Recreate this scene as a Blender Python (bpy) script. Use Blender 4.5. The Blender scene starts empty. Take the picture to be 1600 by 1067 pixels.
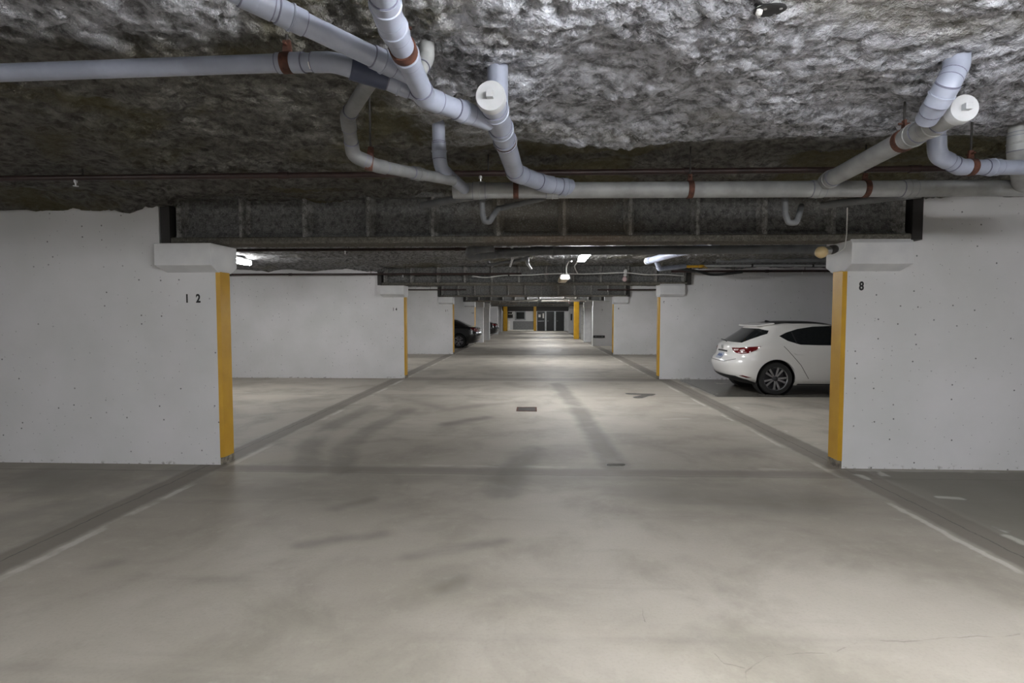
import bpy, bmesh, math, random
from mathutils import Vector, Matrix, noise
from mathutils.bvhtree import BVHTree

random.seed(7)
SC = bpy.context.scene
COL = SC.collection
PI = math.pi

# ------------------------------------------------------------------ camera
F, EYE = 850.0, 1.58
YAW, PITCH = math.atan(34 / 850), math.atan(41 / 850)
FW = Vector((-math.sin(YAW) * math.cos(PITCH), math.cos(YAW) * math.cos(PITCH), -math.sin(PITCH)))
RT = Vector((math.cos(YAW), math.sin(YAW), 0))
UP = RT.cross(FW)
CAMP = Vector((0, 0, EYE))
cam = bpy.data.cameras.new('camera')
cam.sensor_width = 36
cam.lens = F / 1600 * 36
cam.clip_start = 0.05
cam.clip_end = 300
camo = bpy.data.objects.new('camera', cam)
COL.objects.link(camo)
camo.location = CAMP
camo.rotation_euler = (PI / 2 - PITCH, 0, YAW)
SC.camera = camo


def ray(x, y):
    return FW * F + RT * (x - 800) - UP * (y - 533.5)


def at(x, y, Y):
    r = ray(x, y)
    return CAMP + r * (Y / r.y)


def az(x, y, z):
    r = ray(x, y)
    return CAMP + r * ((z - EYE) / r.z)


# ------------------------------------------------------------------ node helper
class X:
    """A value socket with arithmetic."""
    def __init__(s, t, so): s.t, s.s = t, so
    def op(s, o, b=None, c=None, clamp=False):
        n = s.t.nodes.new('ShaderNodeMath'); n.operation = o; n.use_clamp = clamp
        for i, v in enumerate((s, b, c)):
            if v is None: continue
            if isinstance(v, X): s.t.links.new(v.s, n.inputs[i])
            else: n.inputs[i].default_value = v
        return X(s.t, n.outputs[0])
    def __add__(s, b): return s.op('ADD', b)
    def __sub__(s, b): return s.op('SUBTRACT', b)
    def __mul__(s, b): return s.op('MULTIPLY', b)
    def abs(s): return s.op('ABSOLUTE')
    def max(s, b): return s.op('MAXIMUM', b)
    def min(s, b): return s.op('MINIMUM', b)
    def ramp(s, a, b):
        """0 at a, 1 at b, smooth, clamped."""
        n = s.t.nodes.new('ShaderNodeMapRange'); n.interpolation_type = 'SMOOTHSTEP'
        s.t.links.new(s.s, n.inputs[0])
        if a < b:
            n.inputs[1].default_value, n.inputs[2].default_value = a, b
            n.inputs[3].default_value, n.inputs[4].default_value = 0, 1
        else:
            n.inputs[1].default_value, n.inputs[2].default_value = b, a
            n.inputs[3].default_value, n.inputs[4].default_value = 1, 0
        return X(s.t, n.outputs[0])


class Mat:
    def __init__(s, name, col=(.5, .5, .5), rough=.6, metal=0.0, spec=.5):
        m = s.m = bpy.data.materials.new(name); m.use_nodes = True
        s.t = m.node_tree
        s.b = s.t.nodes['Principled BSDF']
        s.b.inputs['Base Color'].default_value = (*col, 1)
        s.b.inputs['Roughness'].default_value = rough
        s.b.inputs['Metallic'].default_value = metal
        s.b.inputs['Specular IOR Level'].default_value = spec
        s._p = None
    def pos(s):
        if s._p is None:
            n = s.t.nodes.new('ShaderNodeNewGeometry'); s._p = n.outputs['Position']
        return s._p
    def objpos(s):
        n = s.t.nodes.new('ShaderNodeTexCoord'); return n.outputs['Object']
    def xyz(s, v=None):
        n = s.t.nodes.new('ShaderNodeSeparateXYZ'); s.t.links.new(v or s.pos(), n.inputs[0])
        return [X(s.t, o) for o in n.outputs]
    def scaled(s, sc, v=None):
        n = s.t.nodes.new('ShaderNodeVectorMath'); n.operation = 'MULTIPLY'
        s.t.links.new(v or s.pos(), n.inputs[0]); n.inputs[1].default_value = sc
        return n.outputs[0]
    def noise(s, scale, detail=4, rough=.55, v=None, dist=0):
        n = s.t.nodes.new('ShaderNodeTexNoise'); s.t.links.new(v or s.pos(), n.inputs['Vector'])
        n.inputs['Scale'].default_value = scale; n.inputs['Detail'].default_value = detail
        n.inputs['Roughness'].default_value = rough; n.inputs['Distortion'].default_value = dist
        return X(s.t, n.outputs['Fac'])
    def voro(s, scale, v=None, rnd=1.0):
        n = s.t.nodes.new('ShaderNodeTexVoronoi'); s.t.links.new(v or s.pos(), n.inputs['Vector'])
        n.inputs['Scale'].default_value = scale; n.inputs['Randomness'].default_value = rnd
        sp = s.t.nodes.new('ShaderNodeSeparateColor'); s.t.links.new(n.outputs['Color'], sp.inputs[0])
        return X(s.t, n.outputs['Distance']), X(s.t, sp.outputs[0])
    def voro_xz(s, scale):
        x, y, z = s.xyz()
        cb = s.t.nodes.new('ShaderNodeCombineXYZ'); s.t.links.new((x + y * .7).s, cb.inputs[0]); s.t.links.new(z.s, cb.inputs[1])
        n = s.t.nodes.new('ShaderNodeTexVoronoi'); n.voronoi_dimensions = '2D'; s.t.links.new(cb.outputs[0], n.inputs['Vector'])
        n.inputs['Scale'].default_value = scale
        sp = s.t.nodes.new('ShaderNodeSeparateColor'); s.t.links.new(n.outputs['Color'], sp.inputs[0])
        return X(s.t, n.outputs['Distance']), X(s.t, sp.outputs[0])
    def mix(s, fac, a, b):
        n = s.t.nodes.new('ShaderNodeMix'); n.data_type = 'RGBA'
        s.t.links.new(fac.s, n.inputs[0])
        for v, i in ((a, 6), (b, 7)):
            if isinstance(v, tuple): n.inputs[i].default_value = (*v, 1)
            else: s.t.links.new(v, n.inputs[i])
        return n.outputs[2]
    def color(s, so): s.t.links.new(so, s.b.inputs['Base Color'])
    def rough(s, v): s.t.links.new(v.s, s.b.inputs['Roughness'])
    def bump(s, h, strength=.3, dist=.01):
        n = s.t.nodes.new('ShaderNodeBump'); n.inputs['Strength'].default_value = strength
        n.inputs['Distance'].default_value = dist
        s.t.links.new(h.s, n.inputs['Height']); s.t.links.new(n.outputs[0], s.b.inputs['Normal'])
    def emit(s, col, st):
        s.b.inputs['Emission Color'].default_value = (*col, 1); s.b.inputs['Emission Strength'].default_value = st
    def seg(s, a, b):
        """distance on the floor plane from the segment a-b"""
        t = s.t
        if not hasattr(s, '_flat'):
            n = t.nodes.new('ShaderNodeVectorMath'); n.operation = 'MULTIPLY'; n.inputs[1].default_value = (1, 1, 0)
            w = t.nodes.new('ShaderNodeTexNoise'); w.inputs['Scale'].default_value = 2.2; w.inputs['Detail'].default_value = 5
            t.links.new(s.pos(), w.inputs['Vector'])
            w2 = t.nodes.new('ShaderNodeVectorMath'); w2.operation = 'MULTIPLY_ADD'
            t.links.new(w.outputs['Color'], w2.inputs[0]); w2.inputs[1].default_value = (.16, .16, 0)
            w2.inputs[2].default_value = (-.08, -.08, 0)
            ad = t.nodes.new('ShaderNodeVectorMath'); ad.operation = 'ADD'
            t.links.new(s.pos(), ad.inputs[0]); t.links.new(w2.outputs[0], ad.inputs[1])
            t.links.new(ad.outputs[0], n.inputs[0]); s._flat = n.outputs[0]
        a = Vector((a[0], a[1], 0)); ba = Vector((b[0], b[1], 0)) - a
        pa = t.nodes.new('ShaderNodeVectorMath'); pa.operation = 'SUBTRACT'; t.links.new(s._flat, pa.inputs[0]); pa.inputs[1].default_value = a
        d = t.nodes.new('ShaderNodeVectorMath'); d.operation = 'DOT_PRODUCT'; t.links.new(pa.outputs[0], d.inputs[0]); d.inputs[1].default_value = ba / max(ba.length_squared, 1e-6)
        h = X(t, d.outputs['Value']).op('MAXIMUM', 0.0).op('MINIMUM', 1.0)
        sc = t.nodes.new('ShaderNodeVectorMath'); sc.operation = 'SCALE'; sc.inputs[0].default_value = ba; t.links.new(h.s, sc.inputs['Scale'])
        df = t.nodes.new('ShaderNodeVectorMath'); df.operation = 'SUBTRACT'; t.links.new(pa.outputs[0], df.inputs[0]); t.links.new(sc.outputs[0], df.inputs[1])
        ln = t.nodes.new('ShaderNodeVectorMath'); ln.operation = 'LENGTH'; t.links.new(df.outputs[0], ln.inputs[0])
        return X(t, ln.outputs['Value'])
    def poly(s, pts):
        d = None
        for a, b in zip(pts, pts[1:]):
            e = s.seg(a, b); d = e if d is None else d.min(e)
        return d


def fl(x, y):
    p = az(x, y, 0); return (p.x, p.y)


# ------------------------------------------------------------------ materials
M = {}
# painted concrete wall with bug holes
m = Mat('white_painted_concrete', (.66, .655, .66), .75)
n1 = m.noise(.9, 5); n2 = m.noise(5, 4)
d, r = m.voro_xz(5.2)
d2, r2 = m.voro_xz(11.0)
gate = m.noise(.8, 3).ramp(.36, .52)
holes = (d.ramp(.052, .03) * r.ramp(.62, .66) * .9).max(d2.ramp(.06, .03) * r2.ramp(.70, .74) * .65) * gate
x, y, z = m.xyz()
scuff = (z + n2 * .10).ramp(.10, .05) * m.noise(14, 4).ramp(.55, .62)
c = m.mix(n1.ramp(.3, .7), (.61, .61, .605), (.70, .69, .70))
c = m.mix(holes, c, (.10, .10, .10))
c = m.mix(scuff * .6, c, (.16, .14, .12))
m.color(c)
board = ((z - 1.25).abs().ramp(.012, .002) * n2.ramp(.5, .6)) * .5
m.bump(n2 * .3 + m.noise(30, 3) * .3 - holes - board, .25, .008)
M['wall'] = m.m
m = Mat('smooth_white_paint', (.66, .66, .66), .7)
n2 = m.noise(4, 4); m.color(m.mix(n2.ramp(.3, .7), (.60, .60, .61), (.68, .68, .68))); m.bump(n2, .1, .005)
M['cap'] = m.m
m = Mat('yellow_paint', (.62, .36, .035), .5)
n2 = m.noise(3, 5); m.color(m.mix(n2.ramp(.25, .75), (.47, .25, .010), (.58, .325, .014))); m.bump(m.noise(12), .15, .01)
M['yellow'] = m.m
m = Mat('bare_concrete', (.2, .18, .155), .9)
n2 = m.noise(20, 5); m.color(m.mix(n2.ramp(.35, .65), (.11, .095, .08), (.28, .25, .2))); m.bump(n2, .5, .01)
M['bare'] = m.m
m = Mat('black_stencil', (.012, .012, .012), .7); m.bump(m.noise(60), .05); M['stencil'] = m.m

# floor
m = Mat('garage_floor', (.4, .37, .32), .6)
x, y, z = m.xyz()
big = m.noise(.35, 4); mid = m.noise(1.3, 6, .6, dist=.4); fine = m.noise(9, 6, .65); grain = m.noise(60, 3)
str_ = m.noise(1.0, 4, .6, v=m.scaled((.35, 3.0, 1)))
wob = (m.noise(2.5, 5) - .5) * .16
wob2 = (m.noise(9, 3) - .5) * .04
xw = x + wob * .35 + wob2
yw = y + wob * .5 + wob2
c = m.mix(big.ramp(.35, .65), (.345, .313, .266), (.445, .41, .354))
c = m.mix(mid.ramp(.42, .72) * .65, c, (.235, .21, .175))
c = m.mix(str_.ramp(.55, .75) * .35, c, (.22, .2, .17))
c = m.mix(fine.ramp(.5, .8) * .3, c, (.5, .47, .41))
# dirty strip in front of the first partition line, darker stall floors
near = (y - 4.9).abs().ramp(1.0, .1) * (m.noise(.8, 5, v=m.scaled((.6, 1.5, 1))).ramp(.35, .62)) * .5
c = m.mix(near, c, (.19, .172, .145))
stall_r = xw.ramp(3.25, 3.45) * (y.ramp(5.75, 5.55)) * .75
c = m.mix(stall_r, c, (.16, .15, .125))
stall_l = xw.ramp(-3.45, -3.6) * (y.ramp(5.75, 5.55)) * m.noise(1.2, 4).ramp(.4, .6) * .5
c = m.mix(stall_l, c, (.2, .185, .16))
# gutters beside the aisle
gl = (xw + 3.39).abs().ramp(.17, .11); gr = (xw - 3.21).abs().ramp(.19, .13)
gut = gl.max(gr)
c = m.mix(gut * .72, c, (.15, .132, .11))
crackl = ((xw + 3.43).abs().ramp(.008, .003)).max((xw - 3.2).abs().ramp(.008, .003))
c = m.mix(crackl * .7, c, (.06, .055, .05))
salt = ((xw + 3.19).abs().ramp(.045, .015) * m.noise(1.4, 4).ramp(.44, .56)).max((xw - 2.99).abs().ramp(.035, .012) * m.noise(1.1, 4).ramp(.46, .55))
salt = salt.max((xw - 3.47).abs().ramp(.06, .02) * m.noise(2.3, 3).ramp(.56, .62))
c = m.mix(salt * .6, c, (.62, .6, .56))
# cross bands on the beam lines: joints plus beam shade put into the colour
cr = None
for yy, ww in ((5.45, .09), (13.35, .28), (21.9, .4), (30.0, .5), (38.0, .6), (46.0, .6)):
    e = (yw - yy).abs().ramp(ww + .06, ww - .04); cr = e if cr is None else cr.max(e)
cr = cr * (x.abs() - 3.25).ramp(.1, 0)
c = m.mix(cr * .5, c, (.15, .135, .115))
jl = (yw - 10.65).abs().ramp(.03, .012).max((yw - 5.33).abs().ramp(.018, .008))
c = m.mix(jl * .45, c, (.13, .12, .10))
js = (yw - 5.62).abs().ramp(.05, .02) * m.noise(1.7, 3).ramp(.5, .6)
c = m.mix(js * .35, c, (.6, .57, .52))
# tyre tracks
def track(pts, w, k, soft=.12):
    return m.poly([fl(*p) for p in pts]).ramp(w + soft, w - soft * .4) * k
tr = track([(870, 600), (905, 640), (935, 690), (962, 728)], .11, .5)
for q in ([(480, 735), (482, 700), (515, 668), (580, 635)], [(535, 735), (540, 700), (575, 672), (640, 640)]):
    tr = tr.max(track(q, .10, .32))
tr = tr.max(track([(785, 770), (800, 735), (832, 702)], .12, .4, .15))
tr = tr.max(track([(640, 625), (700, 640), (760, 632), (820, 628)], .06, .32, .2))
tr = tr.max(track([(700, 662), (760, 652)], .07, .55, .15))
tr = tr.max(track([(1115, 705), (1210, 700), (1280, 712)], .1, .25, .3))
tr = tr.max(track([(1060, 775), (1190, 790), (1290, 800)], .06, .25, .25))
for q in ([(520, 795), (580, 780)], [(690, 920), (720, 908)], [(470, 850), (590, 835)], [(150, 890), (175, 880)], [(640, 870), (780, 845)]):
    tr = tr.max(track(q, .03, .34, .09))
c = m.mix((tr * 1.25).min(.85) * mid.ramp(.2, .5), c, (.125, .113, .095))
wetp = m.poly([fl(*p) for p in [(985, 615), (1015, 616), (998, 621)]]).ramp(.15, .09)
wetp = wetp.max(m.poly([fl(*p) for p in [(955, 726), (969, 726)]]).ramp(.07, .035))
wet2 = (xw.ramp(3.42, 3.6) * yw.ramp(10.55, 10.7) * yw.ramp(13.6, 13.4))
wet2 = wet2 * m.noise(.9, 4).ramp(.22, .4)
c = m.mix(wetp * .85, c, (.07, .065, .055))
c = m.mix(wet2 * .78, c, (.065, .062, .055))
pale = m.poly([fl(*p) for p in [(1040, 655), (1075, 654)]]).ramp(.1, .02) * .25
for q in ([(1340, 742), (1352, 748)], [(1470, 778), (1500, 779)], [(1565, 836), (1600, 850)]):
    pale = pale.max(m.poly([fl(*p) for p in q]).ramp(.05, .015) * .6)
c = m.mix(pale, c, (.6, .58, .53))
crk = m.poly([fl(*p) for p in [(1160, 1080), (1165, 1045), (1200, 1022), (1290, 1018), (1345, 1000), (1440, 1002), (1600, 992)]]).ramp(.0045, .001)
crk = crk.max(m.poly([fl(*p) for p in [(1118, 1020), (1135, 1035), (1165, 1040)]]).ramp(.004, .0015))
crk = crk.max(m.poly([fl(*p) for p in [(996, 950), (1004, 970)]]).ramp(.004, .0015))
c = m.mix(crk * fine.ramp(.35, .6) * .55, c, (.15, .135, .11))
sp_d, sp_r = m.voro(2.4)
spots = sp_d.ramp(.05, .03) * sp_r.ramp(.86, .9)
c = m.mix(spots * .55, c, (.14, .12, .10))
c = m.mix(grain.ramp(.45, .75) * .12, c, (.16, .15, .13))
m.color(c)
rg = (wetp.max(wet2)) * -.38 + .62
m.rough(rg)
m.bump(fine * .5 + grain * .2, .2, .012)
M['floor'] = m.m

# sprayed fireproofing
def spray(name, dark, light, brown, bs=.8, k=1.0):
    m = Mat(name, light, .95, spec=.15)
    a = m.noise(1.1 * k, 5, .6); b = m.noise(14 * k, 5, .65); cc = m.noise(48 * k, 4, .65); e = m.noise(.55, 4, .6, dist=.5)
    c = m.mix(b.ramp(.3, .68), dark, light)
    c = m.mix(e.ramp(.54, .66) * .7, c, brown)
    c = m.mix(cc.ramp(.52, .72) * .75, c, tuple(min(1, v * 1.8) for v in light))
    m.color(c)
    m.bump(b * .9 + cc * .6 + a * .5, bs, .03)
    return m.m
m = Mat('sprayed_fireproofing', (.3, .3, .3), .95, spec=.12)  # brown and blue-grey spray; brightness of the lamp side is also put into the colour
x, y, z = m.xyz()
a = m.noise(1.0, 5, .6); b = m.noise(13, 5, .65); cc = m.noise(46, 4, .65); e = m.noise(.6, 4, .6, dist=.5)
dark_spray = m.mix(b.ramp(.3, .68), (.075, .072, .066), (.22, .213, .195))
dark_spray = m.mix(e.ramp(.48, .6) * .75, dark_spray, (.125, .112, .058))
new = m.mix(b.ramp(.32, .64), (.155, .158, .17), (.62, .635, .70))  # paler blue-grey tone, with the lamp side's brightness in it
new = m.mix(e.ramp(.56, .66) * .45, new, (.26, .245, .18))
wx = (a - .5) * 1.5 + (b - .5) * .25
lit_mask = ((x + wx).ramp(-.85, -.25) * (y + wx * .7).ramp(4.15, 3.75)).max((x + wx * .6).ramp(-1.0, -1.2) * (y + wx * .5).ramp(2.45, 2.2) * .75)
lit_mask = lit_mask.max((y + wx).ramp(6.5, 7.5) * .28)
c = m.mix(lit_mask, dark_spray, new)
c = m.mix(cc.ramp(.54, .74) * lit_mask * .6, c, (.76, .77, .83))
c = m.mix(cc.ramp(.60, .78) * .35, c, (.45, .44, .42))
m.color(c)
m.bump(b * .9 + cc * .6 + a * .4, 1.0, .055)
M['ceil'] = m.m
M['rib_lit'] = spray('sprayed_stiffener_lit', (.12, .118, .11), (.30, .295, .285), (.22, .19, .15), .7, 1.6)  # same spray as the web, made lighter for the light the ribs catch
M['steel'] = spray('sprayed_steel', (.085, .085, .082), (.20, .20, .195), (.14, .125, .10), .7, 1.6)
M['flange'] = spray('sprayed_flange', (.09, .085, .07), (.17, .16, .14), (.16, .12, .09), .7, 1.6)
m = Mat('dark_steel', (.035, .032, .03), .6, .3); m.bump(m.noise(30), .1); M['darksteel'] = m.m

def plain(key, name, col, rough=.5, metal=0., spec=.5, var=.12, sc=6, bump=.05):
    m = Mat(name, col, rough, metal, spec)
    n = m.noise(sc, 5)
    m.color(m.mix(n.ramp(.3, .7), tuple(v * (1 - var) for v in col), tuple(min(1, v * (1 + var)) for v in col)))
    m.bump(m.noise(sc * 6, 3), bump, .004)
    M[key] = m.m
    return m
plain('pvc', 'grey_pvc', (.29, .315, .39), .36)
plain('pvcdark', 'weathered_grey_pvc', (.27, .275, .275), .45, var=.2)
plain('pvcold', 'old_dusty_pvc', (.16, .162, .165), .5, var=.25)
plain('pvcdim', 'dusty_dark_pvc', (.13, .135, .14), .6, var=.2)
plain('pvcwhite', 'pale_pvc_cap', (.44, .45, .465), .4)
plain('joint', 'pvc_joint_line', (.13, .13, .18), .5)
plain('navy', 'navy_rubber_sleeve', (.035, .045, .085), .55)
plain('rust', 'rusted_steel', (.085, .032, .02), .75, .2, var=.45, sc=25, bump=.3)
plain('sprink', 'sprinkler_pipe_paint', (.035, .02, .018), .45, .2, var=.35, sc=8)
plain('black', 'black_paint', (.02, .02, .02), .5)
plain('galv', 'galvanised_conduit', (.42, .43, .43), .4, .5)
plain('cable', 'pale_cable', (.55, .55, .53), .5)
plain('whitep', 'white_enamel', (.72, .72, .70), .4)
plain('tan', 'yellowed_plastic', (.45, .36, .22), .45)
plain('chrome', 'chrome', (.78, .78, .79), .3, 1.)
plain('brass', 'tan_lens', (.62, .47, .25), .35)
plain('greybox', 'grey_enamel', (.32, .33, .34), .5)
plain('blackdoor', 'black_door_paint', (.012, .013, .013), .35)
plain('doorframe', 'pale_door_frame', (.55, .57, .58), .5)
plain('greypanel', 'grey_wall_panel', (.2, .2, .2), .6)
plain('paper', 'paper_notice', (.8, .78, .72), .8)
plain('curb', 'painted_kerb', (.8, .77, .70), .6)
plain('grate', 'cast_iron_grate', (.05, .042, .038), .6, .5)
plain('tyre', 'tyre_rubber', (.018, .018, .018), .75)
plain('plastic', 'black_car_plastic', (.02, .02, .021), .5)
plain('alloy', 'alloy_wheel', (.42, .42, .44), .25, .9)
plain('alloydark', 'dark_alloy', (.06, .06, .065), .3, .7)
plain('plate', 'plate_face_shaded', (.40, .43, .50), .4)  # white plate darkened, shade of its recess put into the colour
plain('plateblue', 'plate_blue', (.16, .20, .34), .5)
m = Mat('white_car_paint', (.70, .685, .66), .28); m.b.inputs['Coat Weight'].default_value = .8; m.bump(m.noise(80), .01); M['whitecar'] = m.m
m = Mat('black_car_paint', (.012, .0125, .014), .22); m.b.inputs['Coat Weight'].default_value = 1; m.bump(m.noise(80), .01); M['blackcar'] = m.m
m = Mat('tinted_glass', (.012, .014, .015), .06); m.bump(m.noise(3), .01); M['glass'] = m.m
m = Mat('red_lens', (.10, .004, .006), .12); m.b.inputs['Coat Weight'].default_value = .6; m.bump(m.noise(40), .02); M['red'] = m.m
m = Mat('clear_lens', (.5, .36, .36), .15); m.bump(m.noise(40), .02); M['clear'] = m.m
m = Mat('seam', (.05, .05, .05), .7); m.bump(m.noise(40), .02); M['seam'] = m.m
LAMP = 42.0
m = Mat('lit_diffuser', (.9, .9, .9), .5); m.emit((.975, .985, 1.0), LAMP); M['lit'] = m.m
for k_, f_ in (('lit_weak', .5), ('lit_faint', .2), ('lit_dim', .09), ('lit_mid', .42)):
    m = Mat(k_, (.9, .9, .9), .5); m.emit((.985, .985, .985), LAMP * f_); M[k_] = m.m


# ------------------------------------------------------------------ mesh helper
class MB:
    def __init__(s): s.v, s.f, s.mi = [], [], []
    def add(s, vs, fs, mi=0):
        o = len(s.v); s.v += [Vector(p) for p in vs]
        s.f += [tuple(i + o for i in f) for f in fs]; s.mi += [mi] * len(fs)
        return s
    def box(s, a, b, mi=0):
        (x0, y0, z0), (x1, y1, z1) = a, b
        vs = [(x0, y0, z0), (x1, y0, z0), (x1, y1, z0), (x0, y1, z0), (x0, y0, z1), (x1, y0, z1), (x1, y1, z1), (x0, y1, z1)]
        return s.add(vs, [(0, 3, 2, 1), (4, 5, 6, 7), (0, 1, 5, 4), (1, 2, 6, 5), (2, 3, 7, 6), (3, 0, 4, 7)], mi)
    def prism(s, poly, fn, mi=0):
        """poly: 2D outline; fn(p, k) -> 3D for k = 0, 1"""
        n = len(poly)
        vs = [fn(p, 0) for p in poly] + [fn(p, 1) for p in poly]
        fs = [tuple(range(n))[::-1], tuple(range(n, 2 * n))] + [(i, (i + 1) % n, n + (i + 1) % n, n + i) for i in range(n)]
        return s.add(vs, fs, mi)
    def tube(s, pts, r, seg=18, caps=True, mi=0):
        pts = [Vector(p) for p in pts]
        n = len(pts)
        rs = r if isinstance(r, (list, tuple)) else [r] * n
        tg = []
        for i in range(n):
            a, b = pts[max(i - 1, 0)], pts[min(i + 1, n - 1)]
            tg.append((b - a).normalized())
        up = Vector((0, 0, 1)) if abs(tg[0].z) < .9 else Vector((0, 1, 0))
        u = tg[0].cross(up).normalized()
        vs = []
        for i in range(n):
            if i:
                u = (u - tg[i] * u.dot(tg[i]))
                u.normalize()
            w = tg[i].cross(u)
            for k in range(seg):
                a = 2 * PI * k / seg
                vs.append(pts[i] + (u * math.cos(a) + w * math.sin(a)) * rs[i])
        fs = []
        for i in range(n - 1):
            for k in range(seg):
                a, b = i * seg + k, i * seg + (k + 1) % seg
                fs.append((a, b, b + seg, a + seg))
        if caps:
            fs.append(tuple(range(seg))[::-1]); fs.append(tuple(range((n - 1) * seg, n * seg)))
        return s.add(vs, fs, mi)
    def lathe(s, o, d, prof, seg=28, mi=0, caps=(1, 1)):
        """prof: (t along d, radius) list, open ends"""
        o, d = Vector(o), Vector(d).normalized()
        up = Vector((0, 0, 1)) if abs(d.z) < .9 else Vector((0, 1, 0))
        u = d.cross(up).normalized(); w = d.cross(u)
        vs = [o + d * t + (u * math.cos(2 * PI * k / seg) + w * math.sin(2 * PI * k / seg)) * r for t, r in prof for k in range(seg)]
        fs = []
        for i in range(len(prof) - 1):
            for k in range(seg):
                a, b = i * seg + k, i * seg + (k + 1) % seg
                fs.append((a, b, b + seg, a + seg))
        if caps[0] and prof[0][1] > 1e-6: fs.append(tuple(range(seg))[::-1])
        if caps[1] and prof[-1][1] > 1e-6: fs.append(tuple(range((len(prof) - 1) * seg, len(prof) * seg)))
        return s.add(vs, fs, mi)


def obj(name, mb, mats, parent=None, smooth=False, local=False, bevel=0, recalc=True):
    me = bpy.data.meshes.new(name)
    off = Vector((0, 0, 0))
    if parent is not None and not local:
        p = parent
        while p is not None: off += p.location; p = p.parent
    me.from_pydata([tuple(v - off) for v in mb.v], [], mb.f)
    if not isinstance(mats, (list, tuple)): mats = [mats]
    for k in mats: me.materials.append(M[k])
    me.polygons.foreach_set('material_index', mb.mi)
    if recalc:
        bm = bmesh.new(); bm.from_mesh(me)
        bmesh.ops.remove_doubles(bm, verts=bm.verts, dist=1e-5)
        bmesh.ops.recalc_face_normals(bm, faces=bm.faces); bm.to_mesh(me); bm.free()
    if smooth:
        me.polygons.foreach_set('use_smooth', [True] * len(me.polygons))
        try: me.set_sharp_from_angle(angle=math.radians(38))
        except Exception: pass
    o = bpy.data.objects.new(name, me); COL.objects.link(o)
    if parent is not None: o.parent = parent
    if bevel:
        b = o.modifiers.new('bevel', 'BEVEL'); b.width = bevel; b.segments = 2; b.limit_method = 'ANGLE'
    return o


def tag(o, label, cat, group=None, kind=None):
    o['label'] = label
    if cat: o['category'] = cat
    if group: o['group'] = group
    if kind: o['kind'] = kind
    return o


def thing(name, loc, label, cat, group=None, kind=None, rz=0):
    o = bpy.data.objects.new(name, None); COL.objects.link(o)
    o.location = loc; o.rotation_euler = (0, 0, rz); o.empty_display_size = .1
    return tag(o, label, cat, group, kind)


def copy_tree(o, parent=None):
    c = o.copy(); COL.objects.link(c)
    if parent is not None: c.parent = parent
    for ch in [k for k in bpy.data.objects if k.parent == o]: copy_tree(ch, c)
    return c


def fillet(pts, rad, n=7):
    """rounded polyline; returns the whole path and, per corner, the arc with short tails"""
    pts = [Vector(p) for p in pts]
    path, arcs = [pts[0]], []
    for i in range(1, len(pts) - 1):
        a, b, c = pts[i - 1], pts[i], pts[i + 1]
        d1, d2 = (a - b).normalized(), (c - b).normalized()
        ang = d1.angle(d2)
        t = min(rad / math.tan(ang / 2) if ang < PI - .02 else 0, (a - b).length * .45, (c - b).length * .45)
        arc = []
        p1, p2 = b + d1 * t, b + d2 * t
        for k in range(n + 1):
            q = k / n
            arc.append(p1 * (1 - q) ** 2 + b * 2 * q * (1 - q) + p2 * q ** 2)
        path += arc
        e1 = p1 + d1 * min(.05, (a - p1).length * .5); e2 = p2 + d2 * min(.05, (c - p2).length * .5)
        arcs.append([e1] + arc + [e2])
    path.append(pts[-1])
    return path, arcs


def text_mesh(txt, size, mat, name, parent, origin, u, v, bold=.035):
    cu = bpy.data.curves.new('glyphs', 'FONT'); cu.body = txt; cu.size = size
    cu.offset = bold * size; cu.extrude = .0015; cu.align_x = 'CENTER'; cu.space_character = 1.15
    to = bpy.data.objects.new('glyphs', cu); COL.objects.link(to)
    dg = bpy.context.evaluated_depsgraph_get(); dg.update()
    me = bpy.data.meshes.new_from_object(to.evaluated_get(dg))
    bpy.data.objects.remove(to)
    u, v = Vector(u), Vector(v); w = u.cross(v)
    off = Vector((0, 0, 0)); p = parent
    while p is not None: off += p.location; p = p.parent
    for vt in me.vertices:
        vt.co = Vector(origin) + u * vt.co.x * .78 + v * vt.co.y + w * vt.co.z - off
    me.materials.clear(); me.materials.append(M[mat])
    o = bpy.data.objects.new(name, me); COL.objects.link(o); o.parent = parent
    return o


# ------------------------------------------------------------------ floor and ceiling
XL, XR, YB, YE = -9.2, 9.2, -7.0, 55.6
fm = MB().box((XL, YB, -.25), (XR, YE, 0))
tag(obj('floor', fm, 'floor'), 'worn concrete garage floor with tyre marks and stains', 'floor', kind='structure')


def steps(*segs):
    out = []
    for a, b, st in segs:
        n = max(1, round((b - a) / st)); out += [a + (b - a) * i / n for i in range(n)]
    return out + [segs[-1][1]]


WALL_L = [(5.56, -3.28), (13.45, -3.2), (21.95, -3.25), (30.0, -3.24)]
WALL_R = [(5.68, 3.15), (13.55, 3.08), (22.05, 3.18), (28.2, 3.02)]
BEAMS = [5.74, 13.62, 22.1, 30.1, 38.2, 46.3]


def sm(a, b, v):
    t = max(0, min(1, (v - a) / (b - a))); return t * t * (3 - 2 * t)


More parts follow.
